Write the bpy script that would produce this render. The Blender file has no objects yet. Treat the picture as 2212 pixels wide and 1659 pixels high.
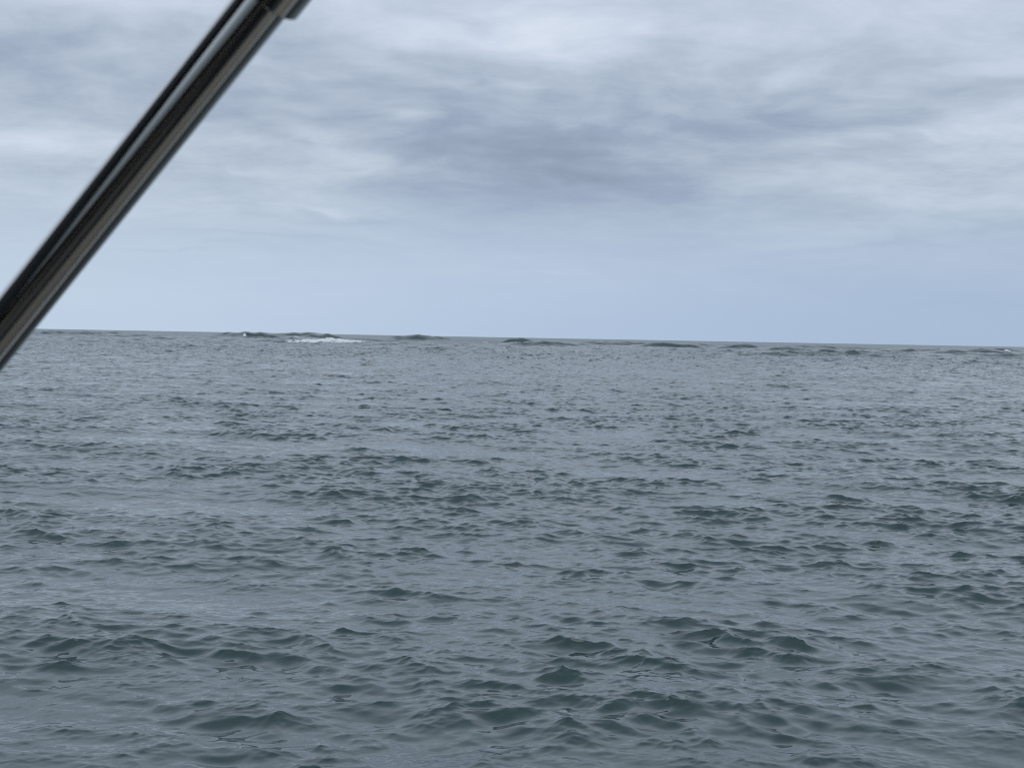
import bpy, bmesh, math
import numpy as np
from mathutils import Matrix, Vector

scene = bpy.context.scene
col = scene.collection

# ------------------------------------------------------------------ camera
H = 2.5                       # eye height above the mean water level
PITCH = math.radians(1.7413)
ROLL = math.radians(1.053)
F = Vector((0, math.cos(PITCH), -math.sin(PITCH)))
R0 = Vector((1, 0, 0)); U0 = R0.cross(F)
RT = R0 * math.cos(ROLL) + U0 * math.sin(ROLL)
UP = -R0 * math.sin(ROLL) + U0 * math.cos(ROLL)
cam_data = bpy.data.cameras.new('camera')
cam_data.sensor_width = 36.0
cam_data.lens = 36.0 * 3306 / 2212
cam_data.clip_start = 0.02
cam_data.clip_end = 60000
cam_data.dof.use_dof = True
cam_data.dof.focus_distance = 60.0
cam_data.dof.aperture_fstop = 20.0
cam = bpy.data.objects.new('camera', cam_data)
m = Matrix.Identity(4)
for i, v in enumerate((RT, UP, -F)):
    m[0][i], m[1][i], m[2][i] = v
m[2][3] = H
cam.matrix_world = m
col.objects.link(cam)
scene.camera = cam
scene.view_settings.view_transform = 'Standard'
scene.view_settings.look = 'None'
scene.view_settings.exposure = 0.0
scene.view_settings.gamma = 1.0
scene.cycles.max_bounces = 6
scene.cycles.use_denoising = False
scene.cycles.filter_width = 1.1

# ------------------------------------------------------------------ sun and sky
SUN_EL = math.radians(58)
SUN_AZ = math.radians(200)    # behind the boat
sun_data = bpy.data.lights.new('sun', 'SUN')
sun_data.energy = 0.5
sun_data.angle = math.radians(40)
sun_data.color = (1.0, 0.97, 0.92)
sun = bpy.data.objects.new('sun', sun_data)
sd = Vector((math.sin(SUN_AZ) * math.cos(SUN_EL), math.cos(SUN_AZ) * math.cos(SUN_EL), math.sin(SUN_EL)))
sun.rotation_euler = sd.to_track_quat('Z', 'Y').to_euler()
col.objects.link(sun)

world = bpy.data.worlds.new('World')
scene.world = world
world.use_nodes = True
nt = world.node_tree
nt.nodes.clear()


class NB:
    """small node-graph builder: every call returns an output socket"""
    def __init__(s, nt): s.nt = nt
    def n(s, t, **kw):
        o = s.nt.nodes.new(t)
        for k, v in kw.items(): setattr(o, k, v)
        return o
    def link(s, a, b):
        if isinstance(a, (int, float)): b.default_value = a
        elif isinstance(a, tuple): b.default_value = a
        else: s.nt.links.new(a, b)
    def m(s, op, a, b=0.0, c=0.0, clamp=False):
        o = s.n('ShaderNodeMath', operation=op); o.use_clamp = clamp
        for i, v in enumerate((a, b, c)): s.link(v, o.inputs[i])
        return o.outputs[0]
    def add(s, a, b): return s.m('ADD', a, b)
    def sub(s, a, b): return s.m('SUBTRACT', a, b)
    def mul(s, a, b): return s.m('MULTIPLY', a, b)
    def xyz(s, x, y, z):
        o = s.n('ShaderNodeCombineXYZ')
        for i, v in enumerate((x, y, z)): s.link(v, o.inputs[i])
        return o.outputs[0]
    def noise(s, vec, scale, detail=4, rough=.5, dist=0, color=False, lac=2.0):
        o = s.n('ShaderNodeTexNoise')
        s.link(vec, o.inputs['Vector'])
        o.inputs['Scale'].default_value = scale
        o.inputs['Detail'].default_value = detail
        o.inputs['Roughness'].default_value = rough
        o.inputs['Lacunarity'].default_value = lac
        o.inputs['Distortion'].default_value = dist
        return o.outputs['Color' if color else 'Fac']
    def smooth(s, v, a, b, c=0.0, d=1.0):
        o = s.n('ShaderNodeMapRange', interpolation_type='SMOOTHSTEP')
        s.link(v, o.inputs[0])
        for i, q in enumerate((a, b, c, d)): o.inputs[i + 1].default_value = q
        return o.outputs[0]
    def ramp(s, v, stops):
        o = s.n('ShaderNodeValToRGB'); s.link(v, o.inputs[0])
        cr = o.color_ramp
        while len(cr.elements) < len(stops): cr.elements.new(.5)
        for e, (p, c) in zip(cr.elements, stops): e.position = p; e.color = (*c, 1)
        return o.outputs[0]
    def mix(s, f, a, b):
        o = s.n('ShaderNodeMix', data_type='RGBA')
        s.link(f, o.inputs[0]); s.link(a, o.inputs[6]); s.link(b, o.inputs[7])
        return o.outputs[2]
    def sep(s, v):
        o = s.n('ShaderNodeSeparateXYZ'); s.link(v, o.inputs[0]); return o.outputs


def srgb(r, g, b):
    f = lambda c: (c / 255 / 12.92) if c / 255 <= .04045 else ((c / 255 + .055) / 1.055) ** 2.4
    return (f(r), f(g), f(b))


b = NB(nt)
tc = b.n('ShaderNodeTexCoord')
X, Y, Z = b.sep(tc.outputs['Generated'])
az = b.m('ARCTAN2', X, Y)                         # compass bearing of the view direction
el = b.m('ARCSINE', Z)
elp = b.m('MAXIMUM', el, 0.0)
# cloud deck seen in perspective: a plane far overhead
den = b.m('MAXIMUM', b.add(Z, 0.17), 0.10)
cp = b.xyz(b.m('DIVIDE', X, den), b.m('DIVIDE', Y, den), 0.0)
wn = b.noise(cp, 1.8, 3, .5, 0, True)
wr, wg, wb_ = b.sep(wn)
warp = b.n('ShaderNodeVectorMath', operation='ADD')
b.link(cp, warp.inputs[0])
b.link(b.xyz(b.mul(b.sub(wr, .5), .35), b.mul(b.sub(wg, .5), .28), 0.0), warp.inputs[1])
cpw = warp.outputs[0]
n_big = b.noise(cpw, 1.0, 5, .52)
n_fine = b.noise(cpw, 9.0, 5, .6)
n_med = b.noise(cpw, 3.4, 5, .5)
# thin flat streaks of stratus: stretched along the horizon
st = b.xyz(b.mul(b.add(az, b.mul(b.sub(wr, .5), .18)), 6.0), b.mul(b.add(el, b.mul(b.sub(wg, .5), .024)), 32.0), 0.3)
n_str = b.noise(st, 1.0, 5, .5)
st2 = b.xyz(b.mul(b.add(az, b.mul(b.sub(wg, .5), .13)), 15.0), b.mul(b.add(el, b.mul(b.sub(wr, .5), .016)), 64.0), 1.7)
n_str2 = b.noise(st2, 1.0, 4, .55)
# soft irregular cloud banks, each at its bearing and elevation (degrees)
waz = b.add(az, b.add(b.mul(b.sub(n_big, .5), .08), b.mul(b.sub(wg, .5), .05)))
wel = b.add(el, b.add(b.mul(b.sub(n_med, .5), .030), b.mul(b.sub(wb_, .5), .022)))


def blob(x, y, sx, sy, amp, tilt=0.0):
    """a bank centred at bearing/elevation (x, y), both in steps of 1/3306 rad; x from 1106, y down from the horizon 729"""
    da = b.sub(waz, (x - 1106) / 3306); de = b.sub(wel, (729 - y + (x - 1106) * .0184) / 3306)
    tilt = math.radians(tilt); sa = sx / 3306; se = sy / 3306
    ct, s_ = math.cos(tilt), math.sin(tilt)
    p = b.add(b.mul(da, ct / sa), b.mul(de, s_ / sa))
    q = b.add(b.mul(da, -s_ / se), b.mul(de, ct / se))
    return b.mul(b.m('EXPONENT', b.mul(b.add(b.mul(p, p), b.mul(q, q)), -1.0)), amp)


BLOBS = [  # bearing, height, half width, half height, strength, tilt
    (1190, 365, 340, 105, -.30), (1180, 430, 300, 45, -.10), (1420, 190, 260, 70, -.16), (1700, 290, 300, 50, -.15, 5),
    (1110, 235, 150, 40, -.10), (900, 330, 260, 90, -.07), (100, 165, 240, 95, -.14, -5), (640, 170, 330, 110, -.10),
    (1120, 60, 330, 75, .30), (1290, 120, 140, 40, .10, 12), (760, 50, 250, 60, .06), (330, 10, 380, 40, .18), (1392, 78, 34, 12, .14),
    (790, 155, 90, 20, .14, -15), (640, 282, 100, 18, .16, -5), (500, 300, 80, 15, .10, -8), (860, 255, 90, 18, .15, -8), (600, 238, 90, 10, .10),
    (760, 345, 170, 16, .13, -5), (90, 335, 190, 34, .20), (520, 380, 200, 20, .07), (1090, 198, 120, 9, .12),
    (1640, 203, 90, 26, .18, 15), (1810, 312, 150, 12, .15, 3), (1955, 316, 40, 8, .12, -10), (2070, 290, 170, 26, .17, 8), (2140, 195, 110, 18, .10),
    (2050, 60, 300, 150, .18), (1850, 420, 350, 60, .05), (705, 440, 50, 6, .12), (1330, 330, 160, 10, .05),
    (740, 465, 140, 12, -.08), (350, 540, 130, 4, -.08), (600, 512, 330, 7, -.06, -3), (2150, 512, 130, 18, -.09, 5), (1850, 545, 170, 10, -.06),
    (1180, 580, 90, 9, .07, -4), (1830, 583, 80, 4, .05),
]
tot = b.add(0.50, b.add(b.smooth(el, math.radians(12), math.radians(18), 0.0, 0.20), b.smooth(el, math.radians(28), math.radians(48), 0.0, -0.20)))
for bl in BLOBS:
    tot = b.add(tot, blob(*bl))
amp_c = b.smooth(el, math.radians(1.6), math.radians(7), 0.10, 1.0)
det = b.add(b.mul(b.sub(n_big, .5), .50), b.add(b.mul(b.sub(n_med, .5), .55), b.mul(b.sub(n_fine, .5), .38)))
tot = b.add(tot, b.mul(det, amp_c))
amp_s = b.mul(b.smooth(el, math.radians(.1), math.radians(2), 0.0, 1.0), b.smooth(el, math.radians(16), math.radians(40), 1.0, 0.2))
tot = b.add(tot, b.mul(b.add(b.mul(b.sub(n_str, .5), .22), b.mul(b.sub(n_str2, .5), .16)), amp_s))
cloud = b.ramp(tot, [(0.0, srgb(139, 152, 174)), (.25, srgb(157, 171, 193)), (.5, srgb(184, 198, 214)),
                     (.75, srgb(208, 219, 235)), (1.0, srgb(228, 235, 246))])
# clearer, bluer air low over the sea; slightly darker towards the right
low = b.ramp(b.add(b.mul(b.smooth(az, -.34, .34), .7), b.mul(b.sub(tot, .5), -.9)),
             [(0.0, srgb(194, 212, 233)), (.35, srgb(180, 200, 226)), (.8, srgb(165, 186, 215)), (1.0, srgb(160, 181, 211))])
lowf = b.smooth(b.add(el, b.mul(b.sub(n_str, .5), .03)), math.radians(.8), math.radians(6.6), .95, 0.0)
skyc = b.mix(lowf, cloud, low)
sky = b.n('ShaderNodeTexSky', sky_type='NISHITA')
sky.sun_disc = False
sky.sun_elevation = SUN_EL
sky.sun_rotation = SUN_AZ
bg1 = b.n('ShaderNodeBackground'); b.link(sky.outputs[0], bg1.inputs[0]); bg1.inputs[1].default_value = 0.08
bg2 = b.n('ShaderNodeBackground'); b.link(skyc, bg2.inputs[0]); bg2.inputs[1].default_value = 1.0
mx = b.n('ShaderNodeMixShader'); mx.inputs[0].default_value = 0.94
b.link(bg1.outputs[0], mx.inputs[1]); b.link(bg2.outputs[0], mx.inputs[2])
wo = b.n('ShaderNodeOutputWorld'); b.link(mx.outputs[0], wo.inputs[0])


# ------------------------------------------------------------------ helpers
def material(name):
    mt = bpy.data.materials.new(name); mt.use_nodes = True
    mt.node_tree.nodes.clear()
    nb = NB(mt.node_tree)
    p = nb.n('ShaderNodeBsdfPrincipled'); o = nb.n('ShaderNodeOutputMaterial')
    nb.link(p.outputs[0], o.inputs[0])
    return mt, nb, p


def link_mesh(name, me, mat, parent=None):
    o = bpy.data.objects.new(name, me); col.objects.link(o)
    me.materials.append(mat)
    if parent: o.parent = parent
    return o


# ------------------------------------------------------------------ sea: directional wave spectrum in world space
WIND = math.atan2(-1.0, -0.22)           # waves run towards the boat
rng = np.random.default_rng(29)


def cascade(L, N, lmin, lmax, rms, spread, rot, skew=1.0, wind=WIND, pw=4.0):
    k1 = np.fft.fftfreq(N, d=L / N) * 2 * np.pi
    kx, ky = np.meshgrid(k1, k1, indexing='ij')
    k = np.hypot(kx, ky); k[0, 0] = 1
    lam = 2 * np.pi / k
    th = np.arctan2(ky, kx) + rot
    c = np.cos(th - wind)
    D = np.where(c > 0, c, 0) ** spread + 0.06
    lo = 1 / (1 + np.exp(-(np.log(lam) - math.log(lmin)) * 7))
    hi = 1 / (1 + np.exp((np.log(lam) - math.log(lmax)) * 7))
    S = k ** -pw * D * lo * hi; S[0, 0] = 0
    g = (rng.standard_normal((N, N)) + 1j * rng.standard_normal((N, N))) * np.sqrt(S)
    h = np.fft.ifft2(g)
    sc = rms / h.real.std()
    dx = np.fft.ifft2(1j * kx / k * g).real * sc * skew
    dy = np.fft.ifft2(1j * ky / k * g).real * sc * skew
    cr, sr = math.cos(rot), math.sin(rot)
    return dict(L=L, N=N, lmin=lmin, rot=(cr, sr), spacing=lmin,
                h=(h.real * sc).astype(np.float32), dx=dx.astype(np.float32), dy=dy.astype(np.float32))


def sample(cs, x, y):
    cr, sr = cs['rot']; N = cs['N']; s = N / cs['L']
    u = ((cr * x + sr * y) * s) % N; v = ((-sr * x + cr * y) * s) % N
    i = np.floor(u).astype(np.int32); j = np.floor(v).astype(np.int32)
    fu = (u - i).astype(np.float32); fv = (v - j).astype(np.float32)
    i %= N; j %= N; i1 = (i + 1) % N; j1 = (j + 1) % N
    out = []
    for key in ('h', 'dx', 'dy'):
        a = cs[key]
        out.append((a[i, j] * (1 - fu) + a[i1, j] * fu) * (1 - fv) + (a[i, j1] * (1 - fu) + a[i1, j1] * fu) * fv)
    h, dx, dy = out
    return h, cr * dx - sr * dy, sr * dx + cr * dy


CASC = [
    cascade(419.0, 1024, 9.0, 45.0, 1.0, 6, 0.10, 1.0),      # swell (scaled by distance below)
    cascade(83.0, 2048, 1.2, 6.5, .033, 2.5, -0.13, .9),
    cascade(23.0, 2048, .18, 1.2, .0130, 1.2, 0.31, 1.1, pw=3.7),
    cascade(11.9, 2048, .055, .18, .0015, 1.2, -0.42, 1.2, wind=WIND + .7),
]


def value_noise(x, y, s, seed):
    rs = np.random.default_rng(seed); t = rs.random((64, 64)).astype(np.float32)
    u = x / s; v = y / s
    i = np.floor(u).astype(int); j = np.floor(v).astype(int); fu = u - i; fv = v - j
    fu = fu * fu * (3 - 2 * fu); fv = fv * fv * (3 - 2 * fv)
    g = lambda a, b_: t[a % 64, b_ % 64]
    return (g(i, j) * (1 - fu) + g(i + 1, j) * fu) * (1 - fv) + (g(i, j + 1) * (1 - fu) + g(i + 1, j + 1) * fu) * fv


def smst(x, a, b_):
    t = np.clip((x - a) / (b_ - a), 0, 1); return t * t * (3 - 2 * t)


# breaking swells over the bar: bearing from pixel column, distance, half width (m), crest height, thickness
def bearing(px): return math.atan((px - 1106) / 3306)


RIDGES = [  # pixel column, distance, half width (m), crest height, thickness, slant
    (645, 520, 12, 2.78, 12, .0), (690, 500, 9, 2.45, 11, .0), (575, 430, 17, 2.1, 11, .05), (492, 560, 6, 2.6, 9, 0),
    (660, 380, 16, 1.25, 11, .1), (440, 420, 20, 1.2, 12, .05), (900, 640, 14, 2.4, 14, 0), (1125, 430, 9, 2.15, 9, -.1),
    (1190, 400, 12, 1.5, 10, 0), (1440, 400, 9, 1.5, 8, .1), (1600, 470, 9, 1.7, 9, 0), (1690, 420, 9, 1.35, 8, .1),
    (1540, 520, 18, 1.5, 12, 0), (2000, 450, 14, 1.6, 10, 0), (2110, 420, 12, 1.5, 10, .1), (2168, 600, 6, 1.8, 9, 0),
    (880, 330, 22, .7, 11, .1), (300, 520, 22, 1.6, 12, 0), (150, 600, 25, 1.8, 14, 0), (1350, 560, 22, 1.5, 12, 0),
    (1800, 560, 22, 1.6, 12, 0), (1400, 340, 20, .6, 10, .1), (1850, 350, 20, .7, 10, .1), (250, 360, 20, .6, 10, .1)]


rk = np.random.default_rng(5)                        # many smaller swell crests filling the bar between the big ones
for _ in range(55):
    RIDGES.append((rk.uniform(-150, 2400), rk.uniform(270, 620), rk.uniform(5, 20), rk.uniform(.2, .6), rk.uniform(6, 11), rk.uniform(-.1, .15)))


def height(x, y, spacing, with_disp=True):
    r = np.hypot(x, y)
    bar = smst(y, 100, 260)
    g1 = value_noise(x * .6 + y * .3, y - .2 * x, 7.0, 21); g2 = value_noise(x * .5, y, 2.6, 22)
    g3 = np.clip(3.2 * (.62 * value_noise(x * .8, y + .3 * x, 1.3, 23) + .38 * value_noise(x, y * .8, .55, 24) - .15), .65, 1.55)
    gust = .86 + .24 * g1 + .24 * g2                    # patches of calmer and rougher water
    Z_ = np.zeros_like(x); DX = np.zeros_like(x); DY = np.zeros_like(x)
    for n, cs in enumerate(CASC):
        h, dx, dy = sample(cs, x, y)
        w = 1 - smst(spacing, (9, .6, .16, .03)[n], (60, 5.0, .95, .16)[n])
        if n == 0: w = w * (0.05 + .13 * bar) * (1 - .75 * smst(r, 800, 1600))
        if n == 1: w = w * (1 + 1.1 * bar * (1 - smst(r, 550, 1000)))
        if n == 2: w = w * (1 + 1.2 * bar)
        if n == 2: w = w * np.minimum(gust * g3 * np.clip(.95 + .22 * h1, .50, 1.4), 1.6)     # short waves ride the crests of the longer ones
        if n == 3: w = w * gust * np.clip(.70 + .15 * h1 + .40 * h2, .35, 1.7)
        if n == 1: h1 = h / .033
        if n == 2: h2 = h / .0130
        lean = (0.0, 0.15, .15, .1)[n]                   # crests lean forward: short steep fronts, long backs
        Z_ += h * w; DX += (dx + lean * h * math.cos(WIND)) * w; DY += (dy + lean * h * math.sin(WIND)) * w
    # patches of stronger and weaker ripple
    for px, d, hw, ht, th, sl in RIDGES:
        a = bearing(px); cx, cy = d * math.sin(a), d * math.cos(a)
        u = (x - cx); v = (y - cy) + sl * u + .12 * th * np.sin(u * .45 + px) * .5
        along = np.exp(-(u / hw) ** 2 * .8)
        face = np.where(v < 0, np.exp(-(v / (th * .45)) ** 2), np.exp(-(v / (th * 1.4)) ** 2))
        lift = along * face * ht * (1 + .06 * np.sin(u * .6 + px * .7) + .03 * np.sin(u * 1.4 + px))
        Z_ += lift
        DY -= lift * .35
    return Z_, DX, DY


def build_sea():
    dense = math.radians(22)
    step = math.radians(0.036)
    a_c = np.arange(-dense, dense + step / 2, step)
    ex = []; a = a_c[-1]; s = step
    while a < math.pi - .02:
        s = min(s * 1.35, math.radians(4)); a += s
        if a < math.pi - .02: ex.append(a)
    ex = np.array(ex)
    az_ = np.concatenate([-ex[::-1], a_c, ex])
    r1 = [1.0]
    while r1[-1] < 28000:
        r = r1[-1]
        r1.append(r * (1 + (.001 if 7.5 < r < 60 else (.0016 if 60 <= r < 900 else .012))))
    rr = np.array(r1)
    A, Rr = np.meshgrid(az_, rr)
    x = (Rr * np.sin(A)).astype(np.float32); y = (Rr * np.cos(A)).astype(np.float32)
    sp = np.where(Rr < 60, Rr * .001, Rr * .0016).astype(np.float32)
    aw = np.abs(A); sp = np.maximum(sp, (Rr * np.clip(aw - dense, 0, 1) * .3).astype(np.float32))
    Z_, DX, DY = height(x, y, sp)
    P = np.stack([x + DX, y + DY, Z_], -1)
    nr, na = A.shape
    idx = np.arange(nr * na).reshape(nr, na)
    q = np.stack([idx[:-1, :-1], idx[:-1, 1:], idx[1:, 1:], idx[1:, :-1]], -1).reshape(-1, 4)[:, ::-1]
    # close the ring behind the boat
    qc = np.stack([idx[:-1, -1], idx[:-1, 0], idx[1:, 0], idx[1:, -1]], -1)[:, ::-1]
    q = np.concatenate([q, qc])
    return grid_mesh('water', P.reshape(-1, 3), q), (x, y, P, idx)


def grid_mesh(name, P, q):
    me = bpy.data.meshes.new(name)
    me.vertices.add(len(P)); me.vertices.foreach_set('co', P.astype(np.float32).ravel())
    me.loops.add(q.size); me.loops.foreach_set('vertex_index', q.astype(np.int32).ravel())
    me.polygons.add(len(q))
    me.polygons.foreach_set('loop_start', np.arange(0, q.size, 4, dtype=np.int32))
    me.polygons.foreach_set('use_smooth', np.ones(len(q), dtype=bool))
    me.update(calc_edges=True)
    return me


wat, nb, p = material('sea_water')
p.inputs['Base Color'].default_value = (.009, .039, .036, 1)
p.inputs['IOR'].default_value = 1.6
geo = nb.n('ShaderNodeNewGeometry')
ln = nb.n('ShaderNodeVectorMath', operation='LENGTH'); nb.link(geo.outputs['Position'], ln.inputs[0])
# wind-roughened open water beyond the sheltered stretch round the boat
nb.link(nb.smooth(ln.outputs['Value'], 150, 900, .07, .28), p.inputs['Roughness'])
sea_me, (gx, gy, P, idx) = build_sea()
sea = link_mesh('water', sea_me, wat)
sea['kind'] = 'structure'

# ------------------------------------------------------------------ foam where the swells break
foam_m, nb, p = material('sea_foam')
p.inputs['Base Color'].default_value = (.80, .83, .83, 1)
p.inputs['Roughness'].default_value = .8
at = nb.n('ShaderNodeAttribute'); at.attribute_name = 'cover'
fg = nb.n('ShaderNodeNewGeometry')
fn = nb.noise(fg.outputs['Position'], 1.3, 5, .65)
nb.link(nb.smooth(nb.add(at.outputs['Fac'], nb.mul(nb.sub(fn, .5), 1.3)), .02, .62), p.inputs['Alpha'])


FOAM = [  # pixel column, distance, half width, half depth, threshold, lift
    (685, 374, 10, 3.0, .42, .05), (738, 376, 7.0, 4, .36, .28), (650, 386, 6, 2.5, .50, .05),
    (528, 424, .6, 1.5, .30, .6), (1046, 430, 2.5, 1.5, .55, .1),
    (2172, 560, 1.8, 2, .25, .9)]


def build_foam():
    cover = np.zeros(gx.shape, np.float32); lift = np.zeros(gx.shape, np.float32)
    n = .5 * value_noise(gx, gy, 1.6, 1) + .3 * value_noise(gx, gy, .6, 2) + .2 * value_noise(gx, gy, .25, 3)
    for px, d, hw, hd, thr, lf in FOAM:
        a = bearing(px); cx, cy = d * math.sin(a), d * math.cos(a)
        w = np.exp(-((gx - cx) / hw) ** 2 - ((gy - cy + .15 * (gx - cx)) / hd) ** 2)
        c = np.clip((w * (.35 + 1.3 * n) - thr) / (1 - thr), 0, 1)
        cover = np.maximum(cover, c); lift = np.maximum(lift, c * lf * 1.6)
    sel = cover > 0
    f = sel[:-1, :-1] | sel[1:, 1:] | sel[:-1, 1:] | sel[1:, :-1]
    q = np.stack([idx[:-1, :-1], idx[:-1, 1:], idx[1:, 1:], idx[1:, :-1]], -1)[f][:, ::-1]
    Pv = P.copy(); Pv[..., 2] += .01 + lift
    u, inv = np.unique(q, return_inverse=True)
    me = grid_mesh('foam', Pv.reshape(-1, 3)[u], inv.reshape(-1, 4))
    at = me.attributes.new('cover', 'FLOAT', 'POINT'); at.data.foreach_set('value', cover.ravel()[u])
    return me


foam = link_mesh('foam', build_foam(), foam_m)
foam['kind'] = 'stuff'
foam['label'] = 'white foam of breaking swells far out just below the horizon'
foam['category'] = 'foam'

# ------------------------------------------------------------------ polished steel canopy strut
steel, nb, p = material('polished_steel')
p.inputs['Base Color'].default_value = (.62, .61, .59, 1)
p.inputs['Metallic'].default_value = 1.0
tcs = nb.n('ShaderNodeTexCoord')
sx, sy, sz = nb.sep(tcs.outputs['Object'])
brush = nb.noise(nb.xyz(nb.mul(sx, 60.), nb.mul(sy, 60.), nb.mul(sz, 2.0)), 6.0, 4, .6)
nb.link(nb.smooth(brush, .3, .7, .07, .15), p.inputs['Roughness'])

POLE_A = Vector((-1.1201, 1.4147, 1.660))       # foot on the gunwale
POLE_B = Vector((.2492, .6494, 3.100))        # head at the canopy bow
axis = (POLE_B - POLE_A); LEN = axis.length; axn = axis.normalized()
ROTQ = axn.to_track_quat('Z', 'Y')


def lathe(name, prof, mat, parent=None, seg=96):
    """closed profile [(radius, z)] turned about local z"""
    bm = bmesh.new(); rings = []
    for r, z in prof:
        rings.append([bm.verts.new((r * math.cos(2 * math.pi * i / seg), r * math.sin(2 * math.pi * i / seg), z)) for i in range(seg)])
    n = len(rings)
    for a in range(n):
        r0, r1_ = rings[a], rings[(a + 1) % n]
        for i in range(seg):
            fce = bm.faces.new((r0[i], r0[(i + 1) % seg], r1_[(i + 1) % seg], r1_[i])); fce.smooth = True
    bmesh.ops.recalc_face_normals(bm, faces=bm.faces)
    me = bpy.data.meshes.new(name); bm.to_mesh(me); bm.free()
    me.set_sharp_from_angle(angle=math.radians(35))
    return link_mesh(name, me, mat, parent)


strut = bpy.data.objects.new('canopy_strut', None)
strut.location = POLE_A; strut.rotation_mode = 'QUATERNION'; strut.rotation_quaternion = ROTQ
col.objects.link(strut)
strut['label'] = 'dark shiny steel tube slanting across the upper left corner, clamp sleeve at its top'
strut['category'] = 'metal pole'
RAD = .0150
lathe('tube', [(RAD, 0), (RAD, LEN), (RAD - .002, LEN), (RAD - .002, 0)], steel, strut)
CZ = 1.522                                    # where the sleeve starts along the tube
RS = RAD * 1.34
lathe('sleeve', [(RAD + .0004, CZ), (RS - .001, CZ), (RS, CZ + .001), (RS, CZ + .075), (RS - .001, CZ + .076), (RAD + .0004, CZ + .076)], steel, strut)

# ------------------------------------------------------------------ unseen boat round the photographer, fittings added to be reflected in the steel
def simple_mat(name, c, rough=.6, sc=12.0, var=.15):
    mt, nb, p = material(name)
    t = nb.n('ShaderNodeTexCoord')
    n = nb.noise(t.outputs['Object'], sc, 4, .6)
    lo = tuple(v * (1 - var) for v in c) + (1,); hi = tuple(min(1, v * (1 + var)) for v in c) + (1,)
    nb.link(nb.mix(n, lo, hi), p.inputs['Base Color'])
    p.inputs['Roughness'].default_value = rough
    return mt


navy = simple_mat('navy_canvas', (.008, .010, .022), .85, 40)
black = simple_mat('dark_hull_paint', (.012, .014, .016), .35, 5)
deckm = simple_mat('grey_deck', (.10, .11, .105), .7, 30)
tanm = simple_mat('teak_planks', (.43, .375, .31), .5, 20)
white = simple_mat('reflection_pale', (.55, .56, .52), .4, 10)


def prism(name, pts, mat, parent, thick=None, closed=True):
    """solid from two matching loops of points"""
    bm = bmesh.new()
    la = [bm.verts.new(q) for q in pts[0]]; lb = [bm.verts.new(q) for q in pts[1]]
    n = len(la)
    for i in range(n):
        bm.faces.new((la[i], la[(i + 1) % n], lb[(i + 1) % n], lb[i]))
    bm.faces.new(la[::-1]); bm.faces.new(lb)
    bmesh.ops.recalc_face_normals(bm, faces=bm.faces)
    bmesh.ops.bevel(bm, geom=[e for e in bm.edges], offset=.008, segments=2, affect='EDGES')
    me = bpy.data.meshes.new(name); bm.to_mesh(me); bm.free()
    return link_mesh(name, me, mat, parent)


def hull_loop(y_in, z, s=1.0):
    # plan outline of the boat: stern at right (x +2.6), bow at left (x -4.2)
    cy = .30
    pts = [(3.2, 1.45), (0, 1.77), (-1.8, 1.71), (-3.8, 1.25), (-5.4, .0)]
    out = [(x, cy + w * s - y_in) for x, w in pts]
    out += [(x, cy - w * s + y_in * .25) for x, w in reversed(pts[:-1])]
    return [(x, y, z) for x, y in out]


boat = bpy.data.objects.new('motor_boat', None); col.objects.link(boat)
boat['label'] = 'unseen small boat the photographer stands in, fittings added for reflections in the tube'
boat['category'] = 'boat'


def ring(name, o0, o1, i0, i1, mat, floor=False):
    """open-topped shell: outer bottom, outer top, inner top, inner bottom loops, with a floor"""
    bm = bmesh.new(); Ls = [[bm.verts.new(q) for q in l] for l in (o0, o1, i1, i0)]
    n = len(o0)
    for a in range(3 if floor else 4):
        for i in range(n):
            bm.faces.new((Ls[a][i], Ls[a][(i + 1) % n], Ls[(a + 1) % 4][(i + 1) % n], Ls[(a + 1) % 4][i]))
    if floor: bm.faces.new(Ls[0][::-1]); bm.faces.new(Ls[3])
    bmesh.ops.recalc_face_normals(bm, faces=bm.faces)
    me = bpy.data.meshes.new(name); bm.to_mesh(me); bm.free()
    return link_mesh(name, me, mat, boat)


ring('hull', hull_loop(.35, -.35), hull_loop(0, 1.62), hull_loop(.10, .80), hull_loop(.09, 1.62), black, True)
prism('deck', (hull_loop(.13, .82), hull_loop(.13, .86)), tanm, boat)
ring('reflection_dark_rim', hull_loop(-.012, 1.625), hull_loop(-.012, 1.66), hull_loop(.81, 1.625), hull_loop(.81, 1.66), black)  # added wide and black so the tube's right edge reflects dark
ring('reflection_pale_rim', hull_loop(.812, 1.52), hull_loop(.812, 1.67), hull_loop(.96, 1.52), hull_loop(.96, 1.67), white)  # pale rim added for the thin light line reflected in the tube


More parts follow.
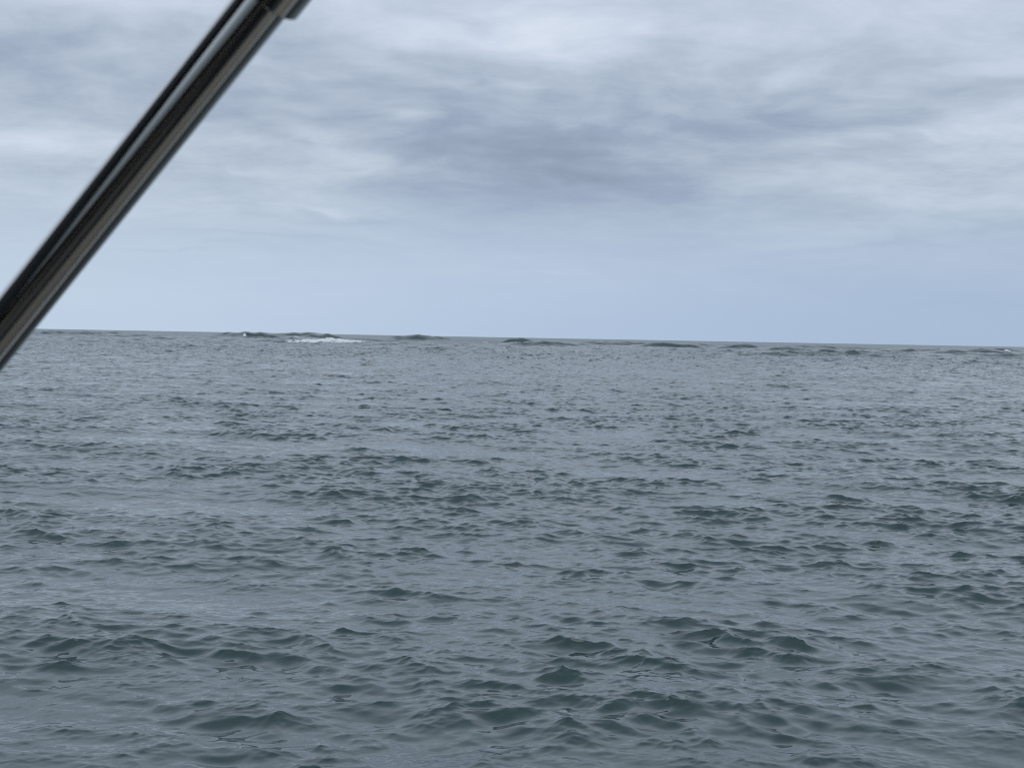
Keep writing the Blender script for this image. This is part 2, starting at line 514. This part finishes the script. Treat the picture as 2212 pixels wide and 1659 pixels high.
def box(x0, x1, y0, y1, z0, z1):
    l = [(x0, y0), (x1, y0), (x1, y1), (x0, y1)]
    return [(x, y, z0) for x, y in l], [(x, y, z1) for x, y in l]


prism('reflection_dark_mat', box(-1.85, .60, -1.0, .25, .864, .88), black, boat)  # dark sheet added for the dark stripe in the middle of the tube
prism('reflection_tan_box', box(.85, 2.3, -1.05, -.75, .87, 1.35), tanm, boat)  # unseen tan block, put in for the brown stripe reflected in the tube
prism('reflection_dark_wall', box(-.42, .50, -1.22, -1.08, .87, 3.05), black, boat)  # added dark wall, stands in for the photographer's reflection
prism('reflection_dark_box', box(-3.6, -2.1, -.15, 1.80, .87, 3.9), black, boat)  # unseen black box, added for the dark band left on the tube

# unseen canopy added for the tube's dark reflected band: shallow curved sheet
can = bpy.data.objects.new('reflection_canopy', None); col.objects.link(can)
can['label'] = 'unseen navy canvas canopy, added for the dark band reflected in the steel tube'
can['category'] = 'canopy'
bm = bmesh.new(); g = []
NU, NV = 16, 20
for lay in (0, 1):
    for i in range(NU + 1):
        for j in range(NV + 1):
            u = i / NU; v = j / NV * 2 - 1
            x = -2.6 + 2.95 * u; y = -.45 + 1.10 * v
            z = 3.13 + .10 * (1 - v * v) - .03 * math.cos(u * 9) * (1 - v * v) * .3 + lay * .006
            g.append(bm.verts.new((x, y, z)))
S = (NU + 1) * (NV + 1)
for lay in (0, 1):
    for i in range(NU):
        for j in range(NV):
            a = lay * S + i * (NV + 1) + j
            fc = bm.faces.new((g[a], g[a + 1], g[a + NV + 2], g[a + NV + 1])); fc.smooth = True
def side(ids):
    for a, c in zip(ids, ids[1:]):
        bm.faces.new((g[a], g[c], g[c + S], g[a + S]))
side([i * (NV + 1) for i in range(NU + 1)]); side([i * (NV + 1) + NV for i in range(NU + 1)])
side([j for j in range(NV + 1)]); side([NU * (NV + 1) + j for j in range(NV + 1)])
bmesh.ops.recalc_face_normals(bm, faces=bm.faces)
me = bpy.data.meshes.new('canvas'); bm.to_mesh(me); bm.free()
link_mesh('canvas', me, navy, can)
